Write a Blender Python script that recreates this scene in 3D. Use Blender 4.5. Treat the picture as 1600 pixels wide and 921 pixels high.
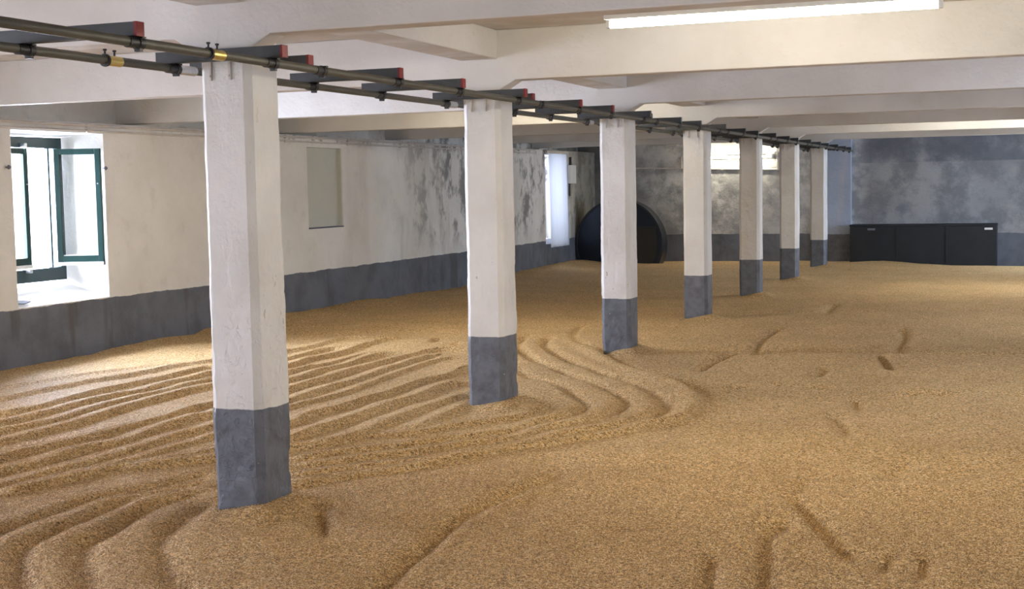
import bpy, bmesh, math, random
import numpy as np
from mathutils import Matrix, Vector, noise as mnoise
random.seed(7)
for o in list(bpy.data.objects): bpy.data.objects.remove(o)
SC = bpy.context.scene
COL = SC.collection

# ------------------------------------------------------------------ camera, light levels, exposure
F_PX, YAW, PITCH, ROLL = 2101.39, 0.36720, 0.07910, -0.01830
cam_d = bpy.data.cameras.new('camera'); cam = bpy.data.objects.new('camera', cam_d); COL.objects.link(cam)
cam_d.sensor_fit = 'HORIZONTAL'; cam_d.sensor_width = 36.0; cam_d.lens = 36.0 * F_PX / 1600.0
cam_d.clip_start = 0.05; cam_d.clip_end = 200
_f = Vector((-math.sin(YAW) * math.cos(PITCH), math.cos(YAW) * math.cos(PITCH), -math.sin(PITCH)))
_r = Vector((math.cos(YAW), math.sin(YAW), 0)); _u = _r.cross(_f)
_r2 = math.cos(ROLL) * _r + math.sin(ROLL) * _u; _u2 = -math.sin(ROLL) * _r + math.cos(ROLL) * _u
M = Matrix.Identity(4)
for i in range(3): M[i][0], M[i][1], M[i][2] = _r2[i], _u2[i], -_f[i]
M[0][3], M[1][3], M[2][3] = 0, 0, 1.6
cam.matrix_world = M
SC.camera = cam
SC.view_settings.view_transform = 'Standard'
SC.view_settings.look = 'None'
SC.view_settings.gamma = 1
SC.view_settings.use_curve_mapping = False
SC.view_settings.exposure = 0.0
TUBE_L = 138.0            # radiance of the fluorescent tubes
TUBE_C = (1.0, 0.90, 0.69)
DAY_C = (0.765, 0.80, 1.0)
w = bpy.data.worlds.new('overcast_sky'); SC.world = w; w.use_nodes = True
w.node_tree.nodes['Background'].inputs[0].default_value = (0.80, 0.90, 1.0, 1)
w.node_tree.nodes['Background'].inputs[1].default_value = 6.0

XR, WX, Y0, S = -3.531, 0.285, 5.714, 3.304     # pillar row: right face, width, first front face, spacing
XW, XW2, XE, YE, YF = -8.94, -9.33, 1.70, 28.46, -3.0
ZS, ZB, ZD = 2.72, 2.36, 0.535                  # slab, beam soffit, top of the grey dado
PD0, PD1 = -0.03, 0.27                          # pillar depth range from the front line

def window_light(name, loc, sx, sy, rot, power, col=DAY_C):
    d = bpy.data.lights.new(name, 'AREA'); d.shape = 'RECTANGLE'; d.size = sx; d.size_y = sy
    d.energy = power; d.color = col
    o = bpy.data.objects.new(name, d); COL.objects.link(o); o.location = loc; o.rotation_euler = rot
    return o
H = math.pi / 2
LEFT_WINDOWS = [(0.4, 1.7), (5.35, 6.7), (10.19, 11.55), (25.17, 26.38)]
RIGHT_WINDOWS = [(0.2, 1.5), (5.2, 6.5), (10.2, 11.5), (15.2, 16.5), (20.4, 21.7), (25.2, 26.5)]
window_light('daylight_near_window', (-11.2, 11.6, 2.12), 2.8, 5.0, (0, -H, 0), 5400, (0.72, 0.79, 1.0))   # bright sky just outside the near window
for i, (a, b) in enumerate(LEFT_WINDOWS):
    if i != 2: window_light('daylight_left', (-9.62, (a + b) / 2, 1.47), 1.5, 1.5, (0, -H + 0.38, 0), (430, 230, 480, 42)[i])
for i, (a, b) in enumerate(RIGHT_WINDOWS):
    window_light('daylight_right', (2.40, (a + b) / 2, 1.45), 1.5, 1.5, (0, H - 0.25, 0), (30, 14, 40, 40, 150, 240)[i], (DAY_C, DAY_C, DAY_C, DAY_C, (0.60, 0.75, 1.0), (0.60, 0.75, 1.0))[i])
window_light('added_front_daylight', (-5.6, -3.6, 1.25), 3.0, 2.2, (-H, 0, math.pi), 45)  # unseen light added behind the camera to brighten the front faces

# ------------------------------------------------------------------ helpers
def tag(o, label=None, cat=None, group=None, kind=None):
    if label: o['label'] = label
    if cat: o['category'] = cat
    if group: o['group'] = group
    if kind: o['kind'] = kind
    return o
def empty(name, loc=(0, 0, 0), rz=0, **k):
    o = bpy.data.objects.new(name, None); COL.objects.link(o); o.location = loc; o.rotation_euler = (0, 0, rz)
    o.empty_display_size = 0.1
    return tag(o, **k)
class MB:
    def __init__(s): s.v = []; s.f = []
    def quad(s, *p):
        n = len(s.v); s.v += [tuple(q) for q in p]; s.f.append(tuple(range(n, n + len(p)))); return s
    def box(s, a, b):
        x0, y0, z0 = a; x1, y1, z1 = b; n = len(s.v)
        s.v += [(x0, y0, z0), (x1, y0, z0), (x1, y1, z0), (x0, y1, z0), (x0, y0, z1), (x1, y0, z1), (x1, y1, z1), (x0, y1, z1)]
        for q in ((0, 3, 2, 1), (4, 5, 6, 7), (0, 1, 5, 4), (1, 2, 6, 5), (2, 3, 7, 6), (3, 0, 4, 7)): s.f.append(tuple(n + i for i in q))
        return s
    def prism(s, poly, axis, a, b):
        """poly: list of 2D points, extruded along axis ('x' 'y' 'z') from a to b"""
        def P(p, t): return {'x': (t, p[0], p[1]), 'y': (p[0], t, p[1]), 'z': (p[0], p[1], t)}[axis]
        n = len(s.v); k = len(poly)
        s.v += [P(p, a) for p in poly] + [P(p, b) for p in poly]
        s.f.append(tuple(n + i for i in range(k))[::-1]); s.f.append(tuple(n + k + i for i in range(k)))
        for i in range(k): s.f.append((n + i, n + (i + 1) % k, n + k + (i + 1) % k, n + k + i))
        return s
    def tube(s, p0, p1, r, seg=16, r2=None, caps=True):
        p0 = Vector(p0); p1 = Vector(p1); d = (p1 - p0).normalized()
        u = d.orthogonal().normalized(); v = d.cross(u); r2 = r if r2 is None else r2; n = len(s.v)
        for p, rr in ((p0, r), (p1, r2)):
            for i in range(seg):
                t = 2 * math.pi * i / seg; s.v.append(tuple(p + rr * (math.cos(t) * u + math.sin(t) * v)))
        for i in range(seg): s.f.append((n + i, n + (i + 1) % seg, n + seg + (i + 1) % seg, n + seg + i))
        if caps: s.f.append(tuple(n + i for i in range(seg))[::-1]); s.f.append(tuple(n + seg + i for i in range(seg)))
        return s
    def build(s, name, mat, parent=None, smooth=False, bevel=0, seg=2):
        me = bpy.data.meshes.new(name); me.from_pydata(s.v, [], s.f); me.update()
        bm = bmesh.new(); bm.from_mesh(me); bmesh.ops.remove_doubles(bm, verts=bm.verts, dist=1e-5)
        bmesh.ops.recalc_face_normals(bm, faces=bm.faces); bm.to_mesh(me); bm.free()
        me.materials.append(mat)
        if smooth:
            me.polygons.foreach_set('use_smooth', [True] * len(me.polygons))
            me.set_sharp_from_angle(angle=math.radians(40))
        o = bpy.data.objects.new(name, me); COL.objects.link(o); o.parent = parent
        if bevel:
            m = o.modifiers.new('edge', 'BEVEL'); m.width = bevel; m.segments = seg; m.limit_method = 'ANGLE'
        return o
def copy_obj(o, parent=None, loc=None):
    c = o.copy(); COL.objects.link(c); c.parent = parent
    if loc is not None: c.location = loc
    for ch in [q for q in o.children]: copy_obj(ch, c)
    return c

# ------------------------------------------------------------------ materials
class NT:
    def __init__(s, name, rough=0.6, spec=0.4, metal=0.0):
        s.m = bpy.data.materials.new(name); s.m.use_nodes = True; s.t = s.m.node_tree; s.b = s.t.nodes['Principled BSDF']
        s.b.inputs['Roughness'].default_value = rough; s.b.inputs['Metallic'].default_value = metal
        s.b.inputs['Specular IOR Level'].default_value = spec
        g = s.t.nodes.new('ShaderNodeNewGeometry'); s.pos = g.outputs['Position']; s.nor = g.outputs['Normal']
        sp = s.t.nodes.new('ShaderNodeSeparateXYZ'); s.L(s.pos, sp.inputs[0]); s.x, s.y, s.z = sp.outputs
    def L(s, a, b): s.t.links.new(a, b)
    def _in(s, sock, v):
        if hasattr(v, 'links') or isinstance(v, bpy.types.NodeSocket): s.L(v, sock)
        elif v is not None:
            if sock.type == 'RGBA' and len(v) == 3: v = (*v, 1)
            sock.default_value = v
    def math(s, op, a, b=None, clamp=False):
        n = s.t.nodes.new('ShaderNodeMath'); n.operation = op; n.use_clamp = clamp; s._in(n.inputs[0], a)
        if b is not None: s._in(n.inputs[1], b)
        return n.outputs[0]
    def scale(s, v, sc):
        n = s.t.nodes.new('ShaderNodeVectorMath'); n.operation = 'MULTIPLY'; s._in(n.inputs[0], v); n.inputs[1].default_value = sc; return n.outputs[0]
    def vadd(s, a, b):
        n = s.t.nodes.new('ShaderNodeVectorMath'); n.operation = 'ADD'; s._in(n.inputs[0], a); s._in(n.inputs[1], b); return n.outputs[0]
    def noise(s, sc, det=4, rough=0.55, vec=None, col=False):
        n = s.t.nodes.new('ShaderNodeTexNoise'); n.inputs['Scale'].default_value = sc; n.inputs['Detail'].default_value = det
        n.inputs['Roughness'].default_value = rough; s.L(vec or s.pos, n.inputs['Vector']); return n.outputs['Color' if col else 'Fac']
    def vor(s, sc, feat='F1', vec=None, out='Distance'):
        n = s.t.nodes.new('ShaderNodeTexVoronoi'); n.feature = feat; n.inputs['Scale'].default_value = sc; s.L(vec or s.pos, n.inputs['Vector']); return n.outputs[out]
    def step(s, v, a, b):
        n = s.t.nodes.new('ShaderNodeMapRange'); n.interpolation_type = 'SMOOTHSTEP'
        s._in(n.inputs[0], v); n.inputs[1].default_value = a; n.inputs[2].default_value = b; return n.outputs[0]
    def mix(s, f, a, b, mode='MIX'):
        n = s.t.nodes.new('ShaderNodeMix'); n.data_type = 'RGBA'; n.blend_type = mode
        s._in(n.inputs[0], f); s._in(n.inputs[6], a); s._in(n.inputs[7], b); return n.outputs[2]
    def ramp(s, v, stops):
        n = s.t.nodes.new('ShaderNodeValToRGB'); e = n.color_ramp.elements
        while len(e) < len(stops): e.new(0.5)
        for q, (p, c) in zip(e, stops): q.position = p; q.color = (*c, 1)
        s._in(n.inputs[0], v); return n.outputs[0]
    def bump(s, h, dist, strength=1.0, prev=None):
        n = s.t.nodes.new('ShaderNodeBump'); n.inputs['Distance'].default_value = dist; n.inputs['Strength'].default_value = strength
        s.L(h, n.inputs['Height'])
        if prev is not None: s.L(prev, n.inputs['Normal'])
        return n.outputs[0]
    def done(s, col, bump=None):
        s._in(s.b.inputs['Base Color'], col)
        if bump is not None: s.L(bump, s.b.inputs['Normal'])
        return s.m
def plain(name, col, rough=0.5, metal=0.0, var=0.15, sc=20, spec=0.4, bumpd=0.001):
    n = NT(name, rough, spec, metal); f = n.noise(sc, 5)
    c = n.mix(f, tuple(max(0, q * (1 - var)) for q in col), tuple(min(1, q * (1 + var)) for q in col))
    return n.done(c, n.bump(n.noise(sc * 6, 4), bumpd))

WHITE = (0.74, 0.73, 0.72); GREY = (0.155, 0.168, 0.200)

def wall_paint(name, kind):
    n = NT(name, 0.7, 0.25)
    big = n.noise(0.9, 5, 0.6); mid = n.noise(4.0, 6, 0.6); fine = n.noise(35, 4)
    white = n.mix(n.step(big, 0.35, 0.7), (0.80, 0.785, 0.75), (0.71, 0.69, 0.65))
    white = n.mix(n.math('MULTIPLY', n.step(mid, 0.55, 0.75), 0.22), white, (0.42, 0.40, 0.37))
    if kind == 'left':
        # black mould and water runs between the niche and the far window; evenly darker past the far window
        st = n.noise(2.1, 7, 0.68, n.scale(n.pos, (1, 1.0, 0.75))); st2 = n.noise(1.3, 5, 0.6, n.scale(n.pos, (1, 1.6, 0.35)))
        my = n.math('MULTIPLY', n.step(n.y, 17.8, 20.5), n.step(n.z, 0.45, 1.1))
        m = n.math('MULTIPLY', n.step(st, 0.47, 0.60), my)
        white = n.mix(n.math('MULTIPLY', m, 0.85), white, (0.17, 0.165, 0.16))
        m2 = n.math('MULTIPLY', n.step(st2, 0.48, 0.66), n.step(n.y, 15.5, 20.0))
        white = n.mix(n.math('MULTIPLY', m2, 0.45), white, (0.40, 0.36, 0.29))
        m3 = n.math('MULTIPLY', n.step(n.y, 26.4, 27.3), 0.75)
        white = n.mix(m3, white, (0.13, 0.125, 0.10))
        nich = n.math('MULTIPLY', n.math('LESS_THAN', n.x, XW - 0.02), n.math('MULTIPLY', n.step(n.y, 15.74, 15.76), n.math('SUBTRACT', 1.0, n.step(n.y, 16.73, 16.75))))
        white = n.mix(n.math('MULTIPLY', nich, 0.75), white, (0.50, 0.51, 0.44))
        top = n.math('MULTIPLY', n.math('MULTIPLY', n.step(n.z, 2.20, 2.30), n.math('SUBTRACT', 1.0, n.step(n.z, 2.34, 2.42))), n.step(n.y, 11.6, 13.5))
        topn = n.math('MULTIPLY', top, n.step(n.noise(5, 6, 0.7), 0.48, 0.66))
        white = n.mix(n.math('MULTIPLY', topn, 0.7), white, (0.20, 0.17, 0.16))
    if kind == 'end':
        st = n.noise(2.2, 7, 0.68); st2 = n.noise(0.7, 4, 0.6)
        white = n.mix(n.step(st, 0.38, 0.62), (0.66, 0.66, 0.65), (0.30, 0.305, 0.31))
        white = n.mix(n.math('MULTIPLY', n.step(st2, 0.42, 0.6), 0.4), white, (0.28, 0.285, 0.30))
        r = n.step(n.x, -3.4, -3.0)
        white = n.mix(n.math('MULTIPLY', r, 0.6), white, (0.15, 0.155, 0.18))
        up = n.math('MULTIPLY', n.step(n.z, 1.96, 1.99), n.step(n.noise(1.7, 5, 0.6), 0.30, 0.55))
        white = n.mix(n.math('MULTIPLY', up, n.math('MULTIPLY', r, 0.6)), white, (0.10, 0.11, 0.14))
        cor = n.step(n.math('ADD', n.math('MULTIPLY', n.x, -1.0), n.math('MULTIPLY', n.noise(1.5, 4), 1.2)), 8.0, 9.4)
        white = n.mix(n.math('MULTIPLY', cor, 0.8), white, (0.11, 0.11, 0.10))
    grey = n.mix(n.step(n.noise(3, 5, 0.6), 0.35, 0.7), GREY, tuple(q * 0.72 for q in GREY))
    run = n.step(n.noise(2.2, 4, 0.6, n.scale(n.pos, (1, 1, 0.15))), 0.56, 0.66)
    grey = n.mix(n.math('MULTIPLY', run, 0.6), grey, (0.075, 0.075, 0.07))
    zz = n.math('ADD', n.z, n.math('MULTIPLY', n.math('SUBTRACT', n.noise(2.3, 6, 0.65), 0.5), 0.06))
    col = n.mix(n.step(zz, ZD - 0.004, ZD + 0.004), grey, white)
    b = n.bump(n.noise(2.5, 4), 0.035); b = n.bump(fine, 0.004, 1, b)
    return n.done(col, b)

def pillar_paint(name, wa=(0.76, 0.75, 0.735), wb=(0.66, 0.64, 0.61)):
    n = NT(name, 0.5, 0.35)
    d = n.noise(9, 6, 0.65)
    white = n.mix(n.step(n.noise(1.6, 5), 0.35, 0.7), wa, wb)
    # rubbed and chipped spots
    chips = n.step(n.noise(22, 3, 0.6, n.scale(n.pos, (1, 1, 0.45))), 0.69, 0.72)
    low = n.math('SUBTRACT', 1.0, n.step(n.z, 0.55, 1.6))
    white = n.mix(n.math('MULTIPLY', chips, n.math('ADD', n.math('MULTIPLY', low, 0.6), 0.2)), white, (0.34, 0.30, 0.25))
    stain = n.step(n.noise(2.2, 4, 0.6, n.scale(n.pos, (1, 1, 0.2))), 0.56, 0.70)
    white = n.mix(n.math('MULTIPLY', stain, 0.25), white, (0.62, 0.54, 0.43))
    grey = n.mix(n.step(d, 0.35, 0.7), GREY, tuple(q * 0.66 for q in GREY))
    gch = n.step(n.noise(30, 3, 0.6), 0.72, 0.735)
    grey = n.mix(gch, grey, (0.45, 0.45, 0.42))
    drip = n.math('MULTIPLY', n.math('SUBTRACT', n.step(n.noise(26, 2, 0.5, n.scale(n.pos, (1, 1, 0.02))), 0.66, 0.78), 0.0), -0.05)
    zz = n.math('ADD', n.z, n.math('MULTIPLY', n.math('SUBTRACT', n.noise(6, 5, 0.6), 0.5), 0.022))
    zz = n.math('SUBTRACT', zz, drip)
    col = n.mix(n.step(zz, 0.523, 0.529), grey, white)
    # thick layered paint: flakes and runs
    fl = n.math('ADD', n.pos and n.noise(11, 6, 0.6), 0)
    flake = n.step(n.noise(6.5, 5, 0.62, n.vadd(n.scale(n.pos, (1, 1, 0.6)), n.scale(n.noise(5, 3, col=True), (0.25, 0.25, 0.25)))), 0.50, 0.53)
    amt = n.math('MULTIPLY', n.math('SUBTRACT', 1.1, n.step(n.z, 0.5, 1.7)), n.math('SUBTRACT', 1.3, n.step(n.y, 6.5, 9.0)))
    b = n.bump(n.math('MULTIPLY', flake, amt), 0.0015)
    b = n.bump(fl, 0.012, 1, b); b = n.bump(n.noise(60, 3, 0.6, n.scale(n.pos, (1, 1, 0.35))), 0.0022, 1, b)
    return n.done(col, b)

def beam_paint(name):
    n = NT(name, 0.65, 0.25)
    c = n.mix(n.step(n.noise(1.2, 5), 0.35, 0.7), (0.75, 0.735, 0.72), (0.66, 0.64, 0.615))
    c = n.mix(n.math('MULTIPLY', n.step(n.noise(7, 6, 0.7), 0.62, 0.74), 0.25), c, (0.42, 0.37, 0.33))
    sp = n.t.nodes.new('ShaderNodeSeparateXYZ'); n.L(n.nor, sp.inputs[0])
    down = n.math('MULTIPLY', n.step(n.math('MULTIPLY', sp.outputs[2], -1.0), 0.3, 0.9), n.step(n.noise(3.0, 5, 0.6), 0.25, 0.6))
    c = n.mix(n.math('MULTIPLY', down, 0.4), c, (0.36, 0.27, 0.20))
    b = n.bump(n.noise(3, 4), 0.02); b = n.bump(n.noise(40, 4), 0.003, 1, b)
    return n.done(c, b)

def grain_mat(name):
    n = NT(name, 0.68, 0.3)
    warp = n.scale(n.noise(45, 2, col=True), (0.02, 0.02, 0.02))
    v = n.vadd(n.pos, warp)
    cell = n.vor(125, 'F1', v, 'Color'); dist = n.vor(125, 'F1', v)
    sp = n.t.nodes.new('ShaderNodeSeparateColor'); n.L(cell, sp.inputs[0])
    c = n.ramp(sp.outputs[0], [(0.0, (0.15, 0.077, 0.022)), (0.25, (0.54, 0.325, 0.118)), (0.7, (0.90, 0.585, 0.245)), (1.0, (1.0, 0.84, 0.54))])
    c = n.mix(n.step(n.noise(1.1, 5, 0.6), 0.3, 0.75), c, n.mix(1.0, c, (0.86, 0.84, 0.82), 'MULTIPLY'))
    h = n.math('SUBTRACT', 1.0, n.math('MULTIPLY', dist, 1.2))
    h2 = n.math('ADD', h, n.math('MULTIPLY', sp.outputs[1], 0.9))
    b = n.bump(n.noise(22, 3, 0.55), 0.005); b = n.bump(h2, 0.0065, 1, b)
    return n.done(c, b)

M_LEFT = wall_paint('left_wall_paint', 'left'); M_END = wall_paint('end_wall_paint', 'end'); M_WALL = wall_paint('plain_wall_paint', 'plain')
M_PIL = pillar_paint('pillar_paint'); M_BEAM = beam_paint('beam_paint'); M_PIER = pillar_paint('pier_paint_daylight_tint', (0.40, 0.46, 0.60), (0.34, 0.40, 0.52)); M_GRAIN = grain_mat('malting_barley')  # pier: pillar paint made bluer, cool daylight put into its colour
def kernel_mat():
    n = NT('barley_kernel', 0.5, 0.5)
    a = n.t.nodes.new('ShaderNodeAttribute'); a.attribute_name = 'shade'
    c = n.ramp(a.outputs['Fac'], [(0.0, (0.13, 0.062, 0.016)), (0.3, (0.38, 0.22, 0.076)), (0.75, (0.60, 0.38, 0.155)), (1.0, (0.92, 0.72, 0.43))])
    return n.done(c)
M_KERNEL = kernel_mat()
M_REVEAL = plain('reveal_whitewash', (0.80, 0.80, 0.81), 0.7, var=0.05, sc=5)
M_SLAB = plain('concrete_floor', (0.22, 0.21, 0.20), 0.8)
M_GREEN = plain('green_gloss_paint', (0.003, 0.028, 0.024), 0.4, var=0.25, spec=0.3)
M_DKGREEN = plain('dark_green_frame_paint', (0.006, 0.03, 0.034), 0.35, var=0.25, spec=0.5)
M_PIPE = plain('olive_painted_pipe', (0.098, 0.094, 0.076), 0.5, var=0.3, sc=9, metal=0.2)
M_BAR = plain('dark_slate_painted_steel', (0.052, 0.058, 0.064), 0.5, var=0.35, sc=14)
M_RED = plain('red_paint', (0.22, 0.022, 0.022), 0.5, var=0.3, sc=30)
M_BLACK = plain('black_steel', (0.02, 0.02, 0.022), 0.45, var=0.2)
M_BRASS = plain('brass', (0.62, 0.47, 0.16), 0.3, metal=0.9, var=0.2)
M_GALV = plain('galvanised_steel', (0.50, 0.52, 0.54), 0.3, metal=0.8, var=0.3, sc=60)
M_CONDUIT = plain('whitewashed_conduit', (0.60, 0.56, 0.52), 0.55, var=0.25, sc=8)
M_PLASTIC = plain('white_plastic', (0.75, 0.75, 0.73), 0.4, var=0.05)
M_HOUSING = plain('gloss_black_sheet', (0.012, 0.018, 0.030), 0.30, metal=0.55, var=0.3, sc=3, spec=0.6)
M_HOUSBROWN = plain('brown_black_board', (0.022, 0.018, 0.012), 0.5, var=0.4, sc=6)
M_TROUGH = plain('matt_black_panel', (0.014, 0.017, 0.022), 0.6, var=0.4, sc=4)
M_SLATE = plain('grey_slate', (0.16, 0.16, 0.20), 0.6, var=0.3)
def tube_mat():
    m = bpy.data.materials.new('lit_fluorescent_tube'); m.use_nodes = True; t = m.node_tree; t.nodes.clear()
    e = t.nodes.new('ShaderNodeEmission'); e.inputs[0].default_value = (*TUBE_C, 1); e.inputs[1].default_value = TUBE_L
    o = t.nodes.new('ShaderNodeOutputMaterial'); t.links.new(e.outputs[0], o.inputs[0]); return m
M_TUBE = tube_mat()
def glass_mat():
    m = bpy.data.materials.new('window_glass'); m.use_nodes = True; t = m.node_tree; t.nodes.clear()
    a = t.nodes.new('ShaderNodeBsdfTransparent'); a.inputs[0].default_value = (0.99, 1.0, 1.0, 1)
    g = t.nodes.new('ShaderNodeBsdfGlossy'); g.inputs['Roughness'].default_value = 0.05
    x = t.nodes.new('ShaderNodeMixShader'); x.inputs[0].default_value = 0.06; o = t.nodes.new('ShaderNodeOutputMaterial')
    t.links.new(a.outputs[0], x.inputs[1]); t.links.new(g.outputs[0], x.inputs[2]); t.links.new(x.outputs[0], o.inputs[0]); return m
M_GLASS = glass_mat()
def sheet_mat():
    m = bpy.data.materials.new('milky_plastic_sheet'); m.use_nodes = True; t = m.node_tree; t.nodes.clear()
    a = t.nodes.new('ShaderNodeBsdfTransparent'); a.inputs[0].default_value = (0.9, 0.94, 1, 1)
    d = t.nodes.new('ShaderNodeBsdfTranslucent'); d.inputs[0].default_value = (0.47, 0.48, 0.51, 1)
    g = t.nodes.new('ShaderNodeBsdfDiffuse'); g.inputs[0].default_value = (0.7, 0.72, 0.75, 1)
    x1 = t.nodes.new('ShaderNodeMixShader'); x1.inputs[0].default_value = 0.25
    x = t.nodes.new('ShaderNodeMixShader'); x.inputs[0].default_value = 0.90; o = t.nodes.new('ShaderNodeOutputMaterial')
    t.links.new(d.outputs[0], x1.inputs[1]); t.links.new(g.outputs[0], x1.inputs[2])
    t.links.new(a.outputs[0], x.inputs[1]); t.links.new(x1.outputs[0], x.inputs[2]); t.links.new(x.outputs[0], o.inputs[0]); return m
M_SHEET = sheet_mat()

# ------------------------------------------------------------------ room shell
def side_wall(name, mat, xi, xo, za, zb, ya, yb, holes, niches=()):
    """wall in a plane x = xi (room side), x = xo outside; holes: (y0,y1,z0,z1, Y0,Y1,Z0,Z1) inner and outer rectangles"""
    mb = MB()
    for x, rects, blind in ((xi, [h[:4] for h in holes], [q[:4] for q in niches]), (xo, [h[4:8] for h in holes], [])):
        rects = rects + blind
        ys = sorted({ya, yb, *[r[0] for r in rects], *[r[1] for r in rects]}); zs = sorted({za, zb, *[r[2] for r in rects], *[r[3] for r in rects]})
        for i in range(len(ys) - 1):
            for j in range(len(zs) - 1):
                cy, cz = (ys[i] + ys[i + 1]) / 2, (zs[j] + zs[j + 1]) / 2
                if any(r[0] < cy < r[1] and r[2] < cz < r[3] for r in rects): continue
                mb.quad((x, ys[i], zs[j]), (x, ys[i + 1], zs[j]), (x, ys[i + 1], zs[j + 1]), (x, ys[i], zs[j + 1]))
    for (a, b, c, d, A, B, C_, D) in holes:
        ri = [(a, c), (b, c), (b, d), (a, d)]; ro = [(A, C_), (B, C_), (B, D), (A, D)]
        for i in range(4):
            j = (i + 1) % 4
            mb.quad((xi, *ri[i]), (xi, *ri[j]), (xo, *ro[j]), (xo, *ro[i]))
    for (a, b, c, d, dep) in niches:
        xb = xi + (dep if xo > xi else -dep); r = [(a, c), (b, c), (b, d), (a, d)]
        for i in range(4):
            j = (i + 1) % 4; mb.quad((xi, *r[i]), (xi, *r[j]), (xb, *r[j]), (xb, *r[i]))
        mb.quad(*[(xb, *q) for q in r])
    mb.quad((xi, ya, zb), (xi, yb, zb), (xo, yb, zb), (xo, ya, zb)); mb.quad((xi, ya, za), (xi, yb, za), (xo, yb, za), (xo, ya, za))
    for y in (ya, yb): mb.quad((xi, y, za), (xi, y, zb), (xo, y, zb), (xo, y, za))
    o = mb.build(name, mat); o['kind'] = 'structure'
    return o
ZF = -0.35
def inner_splay(a, b, za=0.545, zb=2.235): return (a, b, za, zb, a + 0.14, b - 0.14, za + 0.20, zb - 0.03)
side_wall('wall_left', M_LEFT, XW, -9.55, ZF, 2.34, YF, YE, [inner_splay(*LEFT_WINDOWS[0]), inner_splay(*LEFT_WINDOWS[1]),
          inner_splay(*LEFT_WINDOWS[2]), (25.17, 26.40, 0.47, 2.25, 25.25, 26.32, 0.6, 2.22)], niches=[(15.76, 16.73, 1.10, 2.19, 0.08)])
o = MB().box((-9.55, YF, 2.34), (XW2, YE, ZS)).build('wall_left_upper', M_LEFT); o['kind'] = 'structure'
o = MB().box((XW - 0.078, 15.765, 1.10), (XW + 0.012, 16.725, 1.118)).build('trim_1', M_SLATE, bevel=0.004); o['kind'] = 'structure'  # dark strip added for the shadow and dirt line at the niche bottom
side_wall('wall_right', M_WALL, XE, 2.3, ZF, ZS, YF, YE, [inner_splay(a, b) for a, b in RIGHT_WINDOWS])
o = MB().box((-9.55, YE, ZF), (2.3, YE + 0.5, ZS)).build('wall_end', M_END); o['kind'] = 'structure'
mb = MB()   # wall behind the camera, with an unseen wide opening added to let in front light
mb.box((-9.55, YF - 0.5, ZF), (-7.0, YF, ZS)); mb.box((-4.2, YF - 0.5, ZF), (2.3, YF, ZS)); mb.box((-7.0, YF - 0.5, 2.25), (-4.2, YF, ZS))
o = mb.build('wall_front', M_WALL); o['kind'] = 'structure'
o = MB().box((-9.55, YF - 0.5, ZS), (2.3, YE + 0.5, ZS + 0.2)).build('ceiling', M_BEAM); o['kind'] = 'structure'
o = MB().box((-9.55, YF - 0.5, ZF - 0.15), (2.3, YE + 0.5, ZF)).build('floor', M_SLAB); o['kind'] = 'structure'

# transverse beams with small haunches at the pillar, and ribs along the row
BW = 0.15
def beam_poly(zb):
    hx, hz = 0.13, 0.075
    xl, xr = XR - WX, XR
    return [(XW2, zb), (xl - hx, zb), (xl, zb - hz), (xr, zb - hz), (xr + hx, zb), (XE, zb), (XE, ZS), (XW2, ZS)]
BEAM_LABELS = ['nearest white ceiling beam, across the top of the photo above the nearest pillar', 'second white ceiling beam, lit cream by the nearest tube light',
  'third white ceiling beam, spanning the third pillar', 'fourth ceiling beam, its left part lit yellow', 'fifth ceiling beam, over the fifth pillar',
  'sixth ceiling beam, thin yellow-lit strip at right', 'farthest white ceiling beam, over the last free-standing pillar']
for k in range(-1, 7):
    yb = Y0 + k * S + PD0 - 0.007; zb = ZB + 0.0045 * max(k, 0) - 0.0
    o = MB().prism(beam_poly(zb), 'y', yb, yb + BW).build('ceiling_beam', M_BEAM, bevel=0.008)
    tag(o, BEAM_LABELS[k] if k >= 0 else 'white ceiling beam behind the camera position', 'beam', None, 'structure')
for k in range(-1, 7):
    ya = Y0 + k * S + PD0 - 0.007 + BW; yb = (Y0 + (k + 1) * S + PD0 - 0.007) if k < 6 else YE
    o = MB().box((XR - WX, ya, 2.515), (XR, yb, ZS)).build('ceiling_rib', M_BEAM, bevel=0.01)
    tag(o, 'short white ceiling rib running along the pillar row between two beams', 'beam', 'ribs along the pillar row', 'structure')

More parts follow.
